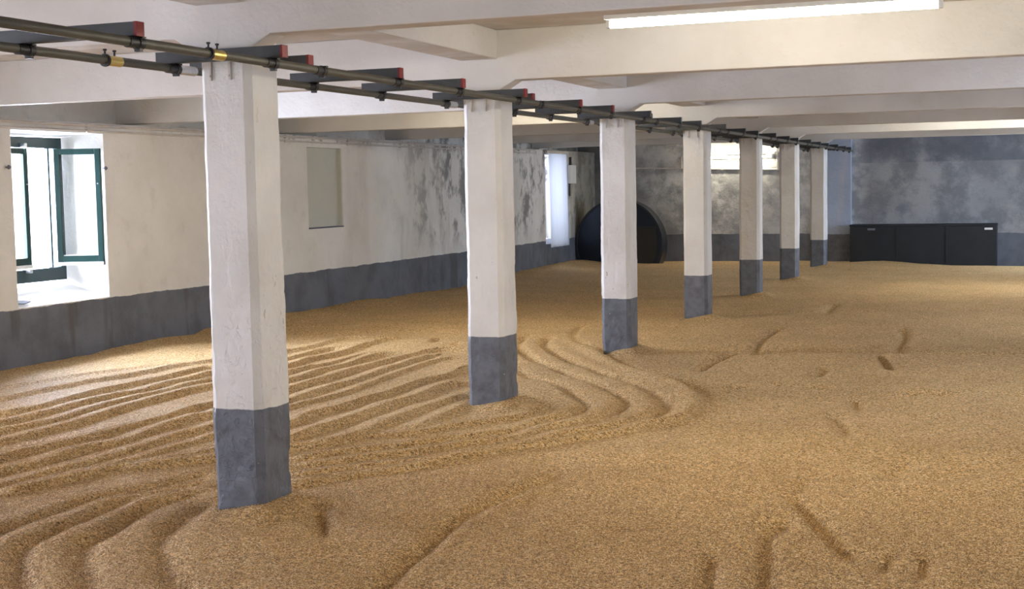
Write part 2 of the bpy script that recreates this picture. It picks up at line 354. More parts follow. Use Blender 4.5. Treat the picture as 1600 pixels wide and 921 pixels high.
# ------------------------------------------------------------------ grain bed
FUR = [
(0.021,0.055,[(-8.17,8.56),(-8.05,8.91),(-7.98,9.34),(-7.81,9.88),(-7.62,10.46)]),
(0.034,0.055,[(-7.67,8.04),(-7.55,8.35),(-7.51,8.96),(-7.42,9.57),(-7.35,10.08),(-7.24,10.85),(-6.93,11.72),(-6.88,12.21),(-6.89,12.86),(-6.65,13.04)]),
(0.042,0.055,[(-7.15,7.47),(-7.02,7.75),(-6.93,8.1),(-6.98,8.71),(-6.96,9.34),(-6.96,9.94),(-6.95,10.41)]),
(0.042,0.055,[(-6.85,7.16),(-6.76,7.46),(-6.7,7.9),(-6.72,8.49),(-6.66,8.94),(-6.7,9.57),(-6.68,10.01),(-6.59,11.13),(-6.62,11.9),(-6.43,12.13),(-6.41,12.56),(-6.34,12.84)]),
(0.042,0.055,[(-6.57,6.86),(-6.52,7.19),(-6.44,7.66),(-6.48,8.35),(-6.44,9.0),(-6.44,9.63),(-6.28,10.6),(-6.38,11.18),(-6.32,11.63),(-6.37,12.32),(-6.31,12.85)]),
(0.042,0.055,[(-6.32,6.59),(-6.25,6.9),(-6.23,7.49),(-6.27,8.07),(-6.29,8.6),(-6.25,9.36),(-6.04,10.19),(-5.98,10.87),(-5.98,11.71)]),
(0.042,0.055,[(-5.86,6.07),(-5.85,6.44),(-5.82,6.75),(-5.81,6.86),(-5.75,7.24),(-5.74,7.68),(-5.72,8.16),(-5.75,8.6),(-5.75,9.71),(-5.78,10.26),(-5.78,10.72),(-5.85,11.3),(-5.86,11.62),(-5.68,11.71)]),
(0.042,0.055,[(-5.6,5.81),(-5.55,6.11),(-5.5,6.45),(-5.54,6.78),(-5.53,6.93),(-5.44,7.13),(-5.51,7.68),(-5.51,8.03),(-5.45,8.17),(-5.53,9.33),(-5.5,9.98),(-5.55,10.58),(-5.54,11.27),(-5.46,12.05),(-5.16,12.17)]),
(0.042,0.055,[(-5.32,5.5),(-5.26,5.79),(-5.25,6.08),(-5.2,6.49),(-5.21,6.95),(-5.22,7.44),(-5.16,7.72),(-5.2,8.78),(-5.25,9.41),(-5.19,9.89),(-5.28,10.74),(-5.32,11.74)]),
(0.025,0.044,[(-5.21,5.72),(-5.14,6.08),(-5.06,6.46),(-5.04,6.82),(-5.04,7.09),(-5.01,7.5),(-5.08,8.58),(-5.02,9.1),(-5.02,9.69),(-5.1,10.51),(-5.13,11.47),(-4.95,11.56)]),
(0.042,0.044,[(-5.13,5.63),(-5.05,5.97),(-4.96,6.33),(-4.84,6.59),(-4.69,7.02),(-4.7,7.94),(-4.76,8.32),(-4.69,8.71),(-4.66,9.34),(-4.65,10.1),(-4.58,10.37),(-4.66,10.98)]),
(0.042,0.055,[(-4.42,7.11),(-4.44,7.49),(-4.42,7.9),(-4.39,8.36),(-4.39,8.92),(-4.33,9.14),(-4.38,9.78),(-4.27,10.07)]),
(0.042,0.055,[(-4.91,6.32),(-4.79,6.53),(-4.57,6.83),(-4.28,7.24),(-4.15,7.38),(-4.07,7.78),(-4.09,8.25),(-4.08,8.85),(-4.04,9.01),(-4.0,9.43)]),
(0.029,0.055,[(-3.84,8.01),(-3.82,8.29),(-3.84,8.69),(-3.85,9.06)]),
(0.03,0.037,[(-4.06,7.75),(-3.84,7.84),(-3.69,8.0),(-3.58,8.26),(-3.33,8.61),(-3.28,8.82),(-3.28,9.16)]),
(0.03,0.037,[(-4.08,6.88),(-3.93,7.19),(-3.77,7.38),(-3.53,7.66),(-3.33,7.93),(-3.17,8.2),(-3.11,8.61),(-3.03,8.82),(-3.01,9.13)]),
(0.03,0.037,[(-3.99,6.73),(-3.79,6.92),(-3.62,7.18),(-3.41,7.38),(-3.27,7.65),(-3.05,7.87),(-2.99,8.34),(-2.83,8.72),(-2.79,9.09),(-2.83,9.43)]),
(0.03,0.037,[(-3.83,6.46),(-3.76,6.6),(-3.61,6.77),(-3.42,6.98),(-3.14,7.22),(-2.93,7.57),(-2.83,8.18),(-2.59,8.57),(-2.5,9.1),(-2.56,9.5)]),
(0.034,0.045,[(-3.74,6.3),(-3.59,6.54),(-3.35,6.83),(-2.99,7.51),(-2.78,7.74),(-2.66,7.98),(-2.44,8.29),(-2.38,8.62),(-2.25,8.9),(-2.22,9.24),(-2.3,9.71),(-2.47,10.21),(-2.75,10.65),(-3.16,11.21),(-3.67,11.96),(-4.16,12.84)]),
(-0.04,0.06,[(-3.72,4.17),(-3.83,4.3),(-4.2,4.72),(-4.34,4.9),(-4.38,5.06),(-4.42,5.33),(-4.45,5.66),(-4.48,5.9),(-4.39,6.12),(-4.28,6.4)]),
(-0.044,0.07,[(-3.41,4.17),(-3.57,4.39),(-3.93,4.81),(-4.12,5.08),(-4.12,5.17),(-4.16,5.34),(-4.25,5.71),(-4.2,5.98),(-4.12,6.16)]),
(-0.036,0.065,[(-3.08,4.37),(-3.22,4.54),(-3.49,4.81),(-3.74,5.14),(-3.84,5.32),(-3.92,5.57),(-3.96,5.84),(-3.96,5.94)]),
(-0.032,0.05,[(-4.54,4.78),(-4.62,5.06),(-4.65,5.26),(-4.65,5.49),(-4.66,5.81),(-4.51,6.14),(-4.4,6.58)]),
(-0.016,0.05,[(-3.71,6.25),(-3.63,6.45),(-3.52,6.61),(-3.34,6.81),(-3.07,7.06),(-2.96,7.27)]),
(-0.04,0.05,[(-2.99,8.93),(-3.04,9.37),(-3.24,9.77),(-3.66,10.43),(-3.9,10.6),(-4.22,11.07)]),
(-0.04,0.05,[(-2.74,9.07),(-2.77,9.51),(-2.92,9.86),(-3.15,10.21),(-3.46,10.66),(-3.73,10.93),(-3.92,11.24),(-4.28,11.7),(-4.59,12.23),(-4.93,12.94),(-5.08,13.64)]),
(-0.044,0.055,[(-2.44,8.95),(-2.46,9.45),(-2.65,9.92),(-2.88,10.36),(-3.21,10.81),(-3.37,10.97),(-3.63,11.31),(-4.03,11.87),(-4.35,12.4),(-4.65,13.0),(-4.79,13.55)]),
(-0.024,0.05,[(-2.31,8.53),(-2.2,8.73),(-2.08,8.83)]),
(-0.024,0.05,[(-2.21,9.8),(-2.41,10.3),(-2.71,10.75),(-2.99,11.06),(-3.34,11.48),(-3.83,12.39),(-4.2,12.96),(-4.58,13.75),(-4.84,14.84)]),
(-0.02,0.04,[(-3.55,9.31),(-3.38,9.51)]),
(-0.02,0.05,[(-2.66,10.63),(-2.58,10.69),(-2.48,10.76)]),
(-0.02,0.06,[(-4.74,12.98),(-4.62,12.84)]),
(-0.02,0.06,[(-3.71,10.64),(-3.63,10.55)]),
(-0.02,0.06,[(-3.88,11.68),(-3.78,11.57)]),
(-0.02,0.06,[(-3.8,12.1),(-3.71,11.98)]),
(-0.02,0.06,[(-4.04,13.41),(-3.94,13.27)]),
(-0.051,0.044,[(-2.64,11.37),(-2.68,11.93),(-2.6,12.68)]),
(-0.06,0.055,[(-2.41,12.62),(-2.57,13.96),(-2.56,14.94)]),
(-0.051,0.055,[(-1.64,11.21),(-1.64,11.86)]),
(-0.051,0.044,[(-1.29,12.82),(-1.07,11.79)]),
(-0.06,0.066,[(-1.13,13.0),(-1.19,13.79),(-1.19,14.37),(-1.27,15.19)]),
(-0.02,0.11,[(-3.31,12.78),(-2.52,12.95),(-1.43,12.93),(0.52,13.08)]),
(0.012,0.11,[(-3.38,13.04),(-2.6,13.32),(-1.48,13.39),(0.53,13.57)]),
(-0.034,0.055,[(-2.27,10.36),(-2.01,10.56)]),
(-0.034,0.044,[(-1.95,10.79),(-1.8,10.68)]),
(-0.034,0.055,[(-1.68,10.68),(-1.33,10.66)]),
(-0.037,0.066,[(-0.93,10.27),(-0.74,10.57),(-0.48,10.44)]),
(-0.034,0.055,[(-0.11,10.6),(0.16,10.61)]),
(-0.034,0.055,[(-1.24,9.37),(-1.04,8.53)]),
(-0.034,0.044,[(-1.2,10.2),(-1.1,9.62)]),
(-0.054,0.039,[(-1.12,6.83),(-0.99,6.53),(-0.81,6.06),(-0.68,5.73)]),
(-0.051,0.044,[(-1.16,6.32),(-1.07,5.78),(-0.93,4.97)]),
(-0.043,0.044,[(-1.09,6.43),(-1.06,6.1)]),
(-0.043,0.044,[(-1.29,5.69),(-1.22,5.32),(-1.14,4.91)]),
(-0.043,0.039,[(-0.56,5.93),(-0.55,5.56)]),
(-0.043,0.033,[(-0.41,5.9),(-0.4,5.53)]),
(-0.034,0.055,[(-1.12,7.32),(-1.11,6.89)]),
(-0.043,0.055,[(-2.45,7.06),(-2.45,6.85),(-2.54,6.54),(-2.58,6.12),(-2.57,5.77),(-2.52,5.38),(-2.47,5.0),(-2.41,4.63)]),
(0.012,0.055,[(-2.36,6.96),(-2.45,6.41),(-2.5,6.0),(-2.48,5.67),(-2.45,5.3),(-2.39,4.92)]),
(-0.034,0.055,[(-3.57,6.08),(-3.38,5.98),(-3.27,5.99)]),
(-0.051,0.039,[(-3.38,5.95),(-3.21,5.7),(-3.06,5.42)]),
(-0.02,0.132,[(-3.8,15.74),(-3.44,16.04),(-2.64,16.85),(-0.04,17.47),(0.69,17.68)]),
(-0.051,0.066,[(-2.35,16.82),(-2.38,18.1)]),
(-0.068,0.055,[(-1.11,16.95),(-1.07,17.12)]),
(0.019,0.055,[(-1.29,16.04),(-1.15,16.3)]),
(0.019,0.044,[(-1.12,18.79),(-1.02,18.91)]),
(0.019,0.044,[(-1.15,15.92),(-1.11,16.38)]),
(-0.034,0.088,[(-2.35,18.71),(-2.02,18.97)]),
(-0.034,0.066,[(-0.72,7.44),(-0.62,7.91)]),
(-0.02,0.132,[(-0.7,7.62),(-0.46,7.51),(-0.01,8.18)]),
(-0.051,0.077,[(-1.77,26.25),(-1.75,26.65)]),
(-0.02,0.11,[(-7.07,13.99),(-6.85,14.4)]),
(-0.025,0.066,[(-7.71,13.79),(-7.44,13.99)]),
(-0.034,0.066,[(-6.89,13.81),(-6.46,13.75)]),
(-0.025,0.088,[(-5.09,14.44),(-4.97,14.54)]),
(-0.02,0.11,[(-6.61,23.29),(-6.12,23.68)]),
(-0.02,0.165,[(-9.12,17.47),(-8.76,18.44),(-8.36,18.99)]),
(-0.034,0.066,[(-7.91,13.46),(-7.32,13.38)]),
(-0.034,0.055,[(-7.52,13.01),(-7.33,13.24)]),
(0.015,0.088,[(-7.7,13.1),(-6.83,13.68),(-6.16,13.95)]),
(0.019,0.077,[(-7.29,12.74),(-7.21,12.88)]),
(0.019,0.077,[(-6.08,13.43),(-5.93,13.79)]),
(-0.043,0.044,[(-5.47,12.59),(-5.54,12.8)]),
(-0.043,0.044,[(-5.81,12.75),(-5.91,13.21)])]
def catmull(p, step=0.04):
    P = [np.array(p[0])] + [np.array(q, float) for q in p] + [np.array(p[-1])]
    out = []
    for i in range(1, len(P) - 2):
        a, b, c, d = P[i - 1], P[i], P[i + 1], P[i + 2]; n = max(2, int(np.linalg.norm(c - b) / step))
        for j in range(n):
            t = j / n
            out.append(0.5 * ((2 * b) + (c - a) * t + (2 * a - 5 * b + 4 * c - d) * t * t + (3 * b - 3 * c + d - a) * t ** 3))
    out.append(P[-1]); return np.array(out)
def vnoise(X, Y, sc, seed, octaves=3):
    rng = np.random.RandomState(seed); out = np.zeros_like(X); amp = 1.0; tot = 0
    for o in range(octaves):
        T = rng.rand(256, 256).astype(np.float32); u = X * sc + 37.3 * o + 100; v = Y * sc + 11.1 * o + 100
        i = np.floor(u).astype(int); j = np.floor(v).astype(int); fu = u - i; fv = v - j
        fu = fu * fu * (3 - 2 * fu); fv = fv * fv * (3 - 2 * fv)
        g = lambda a, b: T[a % 256, b % 256]
        out += amp * ((g(i, j) * (1 - fu) + g(i + 1, j) * fu) * (1 - fv) + (g(i, j + 1) * (1 - fu) + g(i + 1, j + 1) * fu) * fv)
        tot += amp; amp *= 0.5; sc = sc * 2.03
    return out / tot - 0.5
def sstep(a, b, x):
    t = np.clip((x - a) / (b - a), 0, 1); return t * t * (3 - 2 * t)
LW = [(-3, 0), (9.9, -.01), (11.2, -.017), (11.7, .009), (12.5, .013), (13.05, -.01), (13.25, .03), (15.07, .04), (16, .023), (17.1, .041), (18.4, .004), (20.3, -.047), (21.0, -.05), (23.4, .03), (27, .07), (28.5, .04)]
EW = [(-9, .05), (-7.36, -.06), (-5.13, -.04), (-3.4, -.03), (-2.7, -.0), (-2.02, -.05), (-1.28, -.11), (-.67, -.15), (-.07, -.19), (1.7, -.2)]
def grain_heights(xs, ys):
    X, Y = np.meshgrid(xs, ys); Z = np.zeros_like(X)
    Z += 0.035 * vnoise(X, Y, 0.7, 1) + 0.016 * vnoise(X, Y, 3.0, 2) + 0.003 * vnoise(X, Y, 14, 3)
    Z *= 1.0 - 0.4 * sstep(14, 20, Y)
    yl = np.interp(Y, *zip(*LW)); t = sstep(0.9, 0.05, X - XW); Z = Z * (1 - t) + yl * t + 0.02 * t * vnoise(X, Y, 4, 8)
    ye = np.interp(X, *zip(*EW)); t = sstep(2.2, 0.1, YE - Y); Z = Z * (1 - t) + (ye + 0.03 * vnoise(X, Y, 2.0, 5)) * t
    # raked area: level drifts and slumps at the turned edge
    dx, dy = 0.55 + 0.9 * (vnoise(X, Y, 2.2, 11, 2) + 0.5), None
    ridge = np.zeros_like(X)
    for amp, wd, pts in FUR:
        c = catmull(pts)
        D = np.full(X.shape, 9.0, np.float32); SG = np.zeros(X.shape, np.float32); R = max(wd * 3.2, 0.24 if amp > 0.0195 else 0)
        for i in range(len(c) - 1):
            a, b = c[i], c[i + 1]
            x0, x1 = min(a[0], b[0]) - R, max(a[0], b[0]) + R; y0, y1 = min(a[1], b[1]) - R, max(a[1], b[1]) + R
            i0, i1 = np.searchsorted(xs, [x0, x1]); j0, j1 = np.searchsorted(ys, [y0, y1])
            if i1 <= i0 or j1 <= j0: continue
            xx = X[j0:j1, i0:i1]; yy = Y[j0:j1, i0:i1]; d = b - a; L2 = max(1e-9, d @ d)
            tt = np.clip(((xx - a[0]) * d[0] + (yy - a[1]) * d[1]) / L2, 0, 1)
            dd = np.hypot(xx - a[0] - tt * d[0], yy - a[1] - tt * d[1])
            cr = (xx - a[0]) * d[1] - (yy - a[1]) * d[0]; up = dd < D[j0:j1, i0:i1]
            SG[j0:j1, i0:i1] = np.where(up, cr, SG[j0:j1, i0:i1]); D[j0:j1, i0:i1] = np.where(up, dd, D[j0:j1, i0:i1])
        e0, e1 = np.array(pts[0]), np.array(pts[-1])
        fade = np.minimum(np.hypot(X - e0[0], Y - e0[1]), np.hypot(X - e1[0], Y - e1[1]))
        fade = 0.25 + 0.75 * sstep(0, 3 * wd, fade)
        m = D < 8.5
        jit = (0.75 + 0.7 * (vnoise(X[m], Y[m], 3.5, 21, 2) + 0.5))
        if amp > 0.0195:      # raked ridge: sharp crest, straight flanks at the angle of repose
            nw, bw = (0.036, 0.15) if wd < 0.05 else (0.065, 0.2)
            t = np.where(SG[m] > 0, 1 - D[m] / nw, 1 - (D[m] / bw) ** 1.5); t = np.clip(t, 0, 1)
            ridge[m] = np.maximum(ridge[m], amp * fade[m] * (0.6 + 0.37 * jit) * (0.75 * t + 0.25 * t * t * (3 - 2 * t)))
        else: Z[m] += amp * fade[m] * jit * np.exp(-(D[m] / wd) ** 2)
    Z += ridge - 0.012 * (ridge > 0)*0
    # heaps against the pillars
    for k in range(7):
        cx, cy = XR - WX / 2, Y0 + k * S + 0.12
        d = np.hypot(np.maximum(np.abs(X - cx) - WX / 2, 0), np.maximum(np.abs(Y - cy) - 0.15, 0))
        side = sstep(cx - 0.15, cx + 0.2, X)
        Z += (0.015 + 0.05 * side) * np.exp(-(d / 0.13) ** 2)
    return Z
def axis(parts):
    out = []
    for a, b, st in parts: out += list(np.arange(a, b - 1e-6, st))
    out.append(parts[-1][1]); return np.array(out)
gx = axis([(XW, -8.2, 0.03), (-8.2, 0.2, 0.0145), (0.2, XE, 0.05)])
gy = axis([(YF, 3.9, 0.15), (3.9, 9.5, 0.0135), (9.5, 14.5, 0.022), (14.5, YE, 0.06)])
GZ = grain_heights(gx, gy)
nx, ny = len(gx), len(gy)
co = np.empty((ny, nx, 3), np.float32); co[..., 0] = gx[None, :]; co[..., 1] = gy[:, None]; co[..., 2] = GZ
idx = np.arange(nx * ny).reshape(ny, nx)
q = np.stack([idx[:-1, :-1], idx[:-1, 1:], idx[1:, 1:], idx[1:, :-1]], -1).reshape(-1)
me = bpy.data.meshes.new('barley_bed'); nf = (nx - 1) * (ny - 1)
me.vertices.add(nx * ny); me.vertices.foreach_set('co', co.reshape(-1)); me.loops.add(nf * 4); me.loops.foreach_set('vertex_index', q.astype(np.int32))
me.polygons.add(nf); me.polygons.foreach_set('loop_start', np.arange(nf, dtype=np.int32) * 4)
me.update(calc_edges=True); me.validate()
me.polygons.foreach_set('use_smooth', [True] * nf); me.materials.append(M_GRAIN)
bed = bpy.data.objects.new('barley_bed', me); COL.objects.link(bed)
tag(bed, 'golden brown malting barley spread over the whole floor, raked into curving furrows around the near pillars', 'barley', None, 'stuff')

# loose kernels lying on the bed where it comes close to the camera
def loose_kernels():
    rng = np.random.RandomState(5); N = 620000
    y = 3.7 + (8.6 - 3.7) * rng.rand(N); x = -8.2 + 8.9 * rng.rand(N)
    keep = (x > -4.5 - (y - 4.28) * 0.893) & (x < 0.55) & (y > 3.75 + (x + 3.9) * 0.315) & (rng.rand(N) < 1 - sstep(5.8, 8.6, y))
    for k in range(2): keep &= ~((x > XR - WX) & (x < XR) & (y > Y0 + k * S + PD0) & (y < Y0 + k * S + PD1))
    x, y = x[keep], y[keep]; N = len(x)
    i = np.clip(np.searchsorted(gx, x) - 1, 0, nx - 2); j = np.clip(np.searchsorted(gy, y) - 1, 0, ny - 2)
    u = (x - gx[i]) / (gx[i + 1] - gx[i]); v = (y - gy[j]) / (gy[j + 1] - gy[j])
    z = (GZ[j, i] * (1 - u) + GZ[j, i + 1] * u) * (1 - v) + (GZ[j + 1, i] * (1 - u) + GZ[j + 1, i + 1] * u) * v
    z += 0.0005 + 0.0048 * rng.rand(N)
    yaw = rng.rand(N) * 2 * np.pi; pit = rng.randn(N) * 0.38; L = 0.0042 * (0.85 + 0.3 * rng.rand(N)); Wd = 0.0019 * (0.85 + 0.3 * rng.rand(N))
    a = np.stack([np.cos(yaw) * np.cos(pit), np.sin(yaw) * np.cos(pit), np.sin(pit)], 1); b = np.stack([-np.sin(yaw), np.cos(yaw), 0 * yaw], 1); c = np.cross(a, b)
    P = np.stack([x, y, z], 1)
    A = a * L[:, None]; B = b * Wd[:, None]; C_ = c * (Wd * 0.85)[:, None]
    V = np.stack([P - A, P + B, P + C_, P - B, P - C_, P + A], 1).astype(np.float32).reshape(-1)
    F = np.array([[0, 2, 1], [0, 3, 2], [0, 4, 3], [0, 1, 4], [5, 1, 2], [5, 2, 3], [5, 3, 4], [5, 4, 1]])
    idx = (np.arange(N)[:, None, None] * 6 + F[None]).reshape(-1).astype(np.int32)
    me = bpy.data.meshes.new('loose_kernels'); me.vertices.add(6 * N); me.vertices.foreach_set('co', V)
    me.loops.add(24 * N); me.loops.foreach_set('vertex_index', idx); me.polygons.add(8 * N); me.polygons.foreach_set('loop_start', np.arange(8 * N, dtype=np.int32) * 3)
    me.update(calc_edges=True); me.polygons.foreach_set('use_smooth', [True] * (8 * N))
    at = me.attributes.new('shade', 'FLOAT', 'POINT'); at.data.foreach_set('value', np.repeat(rng.rand(N).astype(np.float32), 6))
    me.materials.append(M_KERNEL)
    o = bpy.data.objects.new('loose_kernels', me); COL.objects.link(o); o.parent = bed; o['kind'] = 'stuff'
    return N
print('kernels', loose_kernels())

# ------------------------------------------------------------------ pillars
def make_pillar(k, label, cat='pillar'):
    rng = random.Random(k + 3); x0, x1 = XR - WX, XR; y0, y1 = PD0, PD1; c = 0.034
    ring = [(x0 + c, y0), (x1 - c, y0), (x1, y0 + c), (x1, y1 - c), (x1 - c, y1), (x0 + c, y1), (x0, y1 - c), (x0, y0 + c)]
    pts = []
    for i in range(8):
        a, b = Vector(ring[i]), Vector(ring[(i + 1) % 8]); n = (26 if k < 3 else 9) if i % 2 == 0 else (3 if k < 3 else 2)
        pts += [a.lerp(b, j / n) for j in range(n)]
    m = len(pts); zs = np.arange(-0.06 if k < 3 else ZF, ZB - 0.01, 0.011 if k < 3 else 0.08); zs = list(zs) + [2.53]
    v = []; f = []
    cx, cy = (x0 + x1) / 2, (y0 + y1) / 2
    for z in zs:
        for p in pts:
            q = Vector((p.x, p.y + Y0 + k * S, z)); nrm = Vector((p.x - cx, p.y - cy)).normalized()
            d = 0.007 * (mnoise.noise(q * 2.3) ) + 0.003 * mnoise.noise(q * 9)
            if k < 3:
                wq = q + 0.10 * Vector((mnoise.noise(q * 6), mnoise.noise(q * 6 + Vector((9, 0, 0))), mnoise.noise(q * 6 + Vector((0, 9, 0)))))
                s1 = mnoise.fractal(Vector((wq.x * 5.5, wq.y * 5.5, wq.z * 3.4)), 0.9, 2.1, 4)
                lowz = 1.0 if z < 0.9 else max(0.12, 1.0 - (z - 0.9) / 0.9)
                fl_ = min(1.0, max(0.0, (s1 - 0.02) / 0.05)); rd = math.exp(-(s1 / 0.035) ** 2)
                d += ((0.0045 * fl_ + 0.003 * rd) * (1.25 if z < 0.53 else 0.9) * lowz) * (1.0 if k == 0 else 0.75)
                d += 0.0012 * mnoise.noise(q * 34) * lowz
            if z < 0.55 and k in (1, 2): d -= 0.012 * max(0, mnoise.noise(q * 5 + Vector((3, 0, k))))
            if z > 2.05: d *= max(0.0, 1 - (z - 2.05) / 0.2)
            v.append((p.x + nrm.x * d, p.y + nrm.y * d, z))
    for j in range(len(zs) - 1):
        for i in range(m): f.append((j * m + i, j * m + (i + 1) % m, (j + 1) * m + (i + 1) % m, (j + 1) * m + i))
    f.append(tuple(range(m))[::-1]); f.append(tuple((len(zs) - 1) * m + i for i in range(m)))
    mb = MB(); mb.v = v; mb.f = f
    o = mb.build('pillar', M_PIL, smooth=True); o.location = (0, Y0 + k * S, 0)
    o.data.set_sharp_from_angle(angle=math.radians(25))
    return tag(o, label, cat, 'square pillars in one row down the malting floor', 'thing')
PL = ['nearest and largest white square pillar with peeling dark grey base',
      'second nearest white pillar, its base inside the curved furrows',
      'third white pillar, in front of the round black housing', 'fourth white pillar, hiding the left end of the lit end wall tube',
      'fifth pillar, greyish and in shadow, crossing the glowing end wall tube', 'sixth pillar, tinted beige above a brownish grey base',
      'farthest free-standing pillar, slim and bluish white beside the wall pier']
for k in range(7): make_pillar(k, PL[k])
# the pier built against the end wall at the end of the row
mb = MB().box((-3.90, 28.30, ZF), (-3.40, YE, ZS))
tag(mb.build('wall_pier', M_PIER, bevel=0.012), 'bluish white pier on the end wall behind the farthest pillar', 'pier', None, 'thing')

# ------------------------------------------------------------------ overhead pipe rack
rack = empty('overhead_pipe_rack', (-3.65, Y0, 2.21), label='long overhead track of two olive pipes and dark crossbars with red ends along the pillars', cat='pipe rack')
def local(o): o.location = (3.65, -Y0, -2.21); return o
PX = (-3.92, -3.37); PZ = 2.212; PR = 0.0205
PB = [-3.93, -3.36]
for x in PX:
    local(MB().tube((x, 1.2, PZ), (x, 28.24, PZ + 0.012), PR, 20).build('pipe', M_PIPE, rack, True))
bars = []
for k in range(-1, 7):
    b = Y0 + k * S
    bars += [(b - 0.10, 0.04), (b + 0.375, -0.085), (b + 1.27, 0.0), (b + 2.16, 0.0)]
bars += [(Y0 + 7 * S - 0.65, 0)]
bars = [q for q in bars for y in [q[0]] if 1.4 < y < 28.15]
bz = PZ + PR + 0.003; bh = 0.056; xl, xr = -4.035, -3.325
def channel():
    t = 0.006; w = 0.05
    mb = MB()
    mb.prism([(-w / 2, 0), (w / 2, 0), (w / 2, t), (-w / 2 + t, t), (-w / 2 + t, bh - t), (w / 2, bh - t), (w / 2, bh), (-w / 2, bh)], 'x', xl, xr - 0.012)
    return mb
first = None; firstcap = None; firstclamp = None
for i, (y, dx) in enumerate(bars):
    jx = dx + random.uniform(-0.01, 0.01)
    if first is None:
        first = channel().build('crossbar', M_BAR, rack); cap = MB().box((xr - 0.012, -0.026, -0.001), (xr, 0.026, bh + 0.001)).build('end_cap', M_RED, first); cap['label'] = 'red painted end'
        bar = first
    else: bar = copy_obj(first, rack)
    if y > 12.2:
        for ch in bar.children:
            if ch.data.materials[0] is M_RED:
                ch.data = ch.data.copy(); ch.data.materials[0] = M_BAR; ch['label'] = 'dark end'
    bar.location = (3.65 + jx, y - Y0, bz - 2.21)
    for x in PX:
        if firstclamp is None:
            mb = MB().tube((0, -0.016, 0), (0, 0.016, 0), PR + 0.0065, 18)
            mb.box((-0.03, -0.012, PR - 0.002), (0.03, 0.012, PR + 0.004)); mb.tube((0, -0.075, 0), (0, -0.016, 0), PR + 0.003, 18)
            mb.box((-0.014, -0.01, -PR - 0.014), (0.014, 0.01, -PR))
            firstclamp = mb.build('pipe_clamp', M_BLACK, rack, True); cl = firstclamp
        else: cl = copy_obj(firstclamp, rack)
        cl.location = (x + 3.65, y - Y0 + 0.034, PZ - 2.21)
def coupling(x, y, mat, label):
    mb = MB().tube((0, -0.05, 0), (0, 0.05, 0), PR + 0.0035, 18); o = mb.build('coupling', mat, rack, True); o.location = (x + 3.65, y - Y0, PZ - 2.21); o['label'] = label
    MB().tube((0, -0.062, 0), (0, -0.05, 0), PR + 0.009, 18).build('collar', M_BLACK, o, True)
    for dy in (-0.056, 0.012): MB().tube((0, dy, 0.012), (0, dy, PR + 0.026), 0.0045, 8).tube((0, dy, PR + 0.022), (0, dy, PR + 0.03), 0.009, 8).build('locking_screw', M_BLACK, o, True)
coupling(-3.37, 5.16, M_BRASS, 'brass coupling'); coupling(-3.92, 5.16, M_BRASS, 'tarnished brass coupling')
for k in range(0, 7):
    for x in (-3.92,): 
        o = MB().tube((0, -0.09, 0), (0, 0.09, 0), PR + 0.003, 18).build('pipe_sleeve', M_GALV, rack, True); o.location = (x + 3.65, k * S + 0.0, PZ - 2.21); o['label'] = 'bright galvanised sleeve'
    for dx in (-0.21, -0.10):   # straps that tie the bar to the pillar face
        mb = MB().box((-0.006, -0.012, -0.05), (0.006, 0.0, 0.045)); mb.tube((0.0, -0.02, -0.03), (0.0, 0, -0.03), 0.006, 8)
        o = mb.build('pillar_strap', M_CONDUIT, rack); o.location = (XR + dx + 3.65, k * S + PD0 - 0.003, 2.2 - 2.21)

# ------------------------------------------------------------------ tube lights
def tube_light(x0, x1, y, z, label, rods=True, wall=False):
    t = empty('tube_light', ((x0 + x1) / 2, y, z), label=label, cat='light'); h = (x1 - x0) / 2
    if wall:
        MB().box((-h - 0.02, 0.045, -0.03), (h + 0.02, 0.11, 0.03)).build('fitting_body', M_PLASTIC, t, bevel=0.005)
        for s in (-1, 1): MB().box((s * h - 0.012, -0.022, -0.022), (s * h + 0.012, 0.05, 0.022)).build('lamp_holder', M_PLASTIC, t, bevel=0.004)
    else:
        top = ZS - z
        MB().box((-h - 0.02, -0.03, 0.026), (h + 0.02, 0.03, 0.075)).build('fitting_body', M_PLASTIC, t, bevel=0.005)
        for s in (-1, 1):
            MB().box((s * h - 0.012, -0.018, -0.018), (s * h + 0.012, 0.018, 0.03)).build('lamp_holder', M_PLASTIC, t, bevel=0.004)
            MB().tube((s * h * 0.7, 0, 0.07), (s * h * 0.7, 0, top), 0.006, 8).build('hanging_rod', M_GALV, t)
    MB().tube((-h + 0.012, 0, 0), (h - 0.012, 0, 0), 0.018, 20).build('tube', M_TUBE, t, True)
    return t
tube_light(-2.14, -0.42, 7.10, 2.472, 'large glowing fluorescent tube at the top right of the photo')
tube_light(-6.3, -4.53, 13.97, 2.53, 'fluorescent tube hung behind the third beam left of the pillars')
tube_light(-1.3, 0.47, 20.6, 2.53, 'fluorescent tube hung behind the fifth beam at right')
tube_light(-6.56, -5.03, YE - 0.11, 2.165, 'glowing fluorescent tube fixed on the end wall behind the fifth pillar', wall=True)

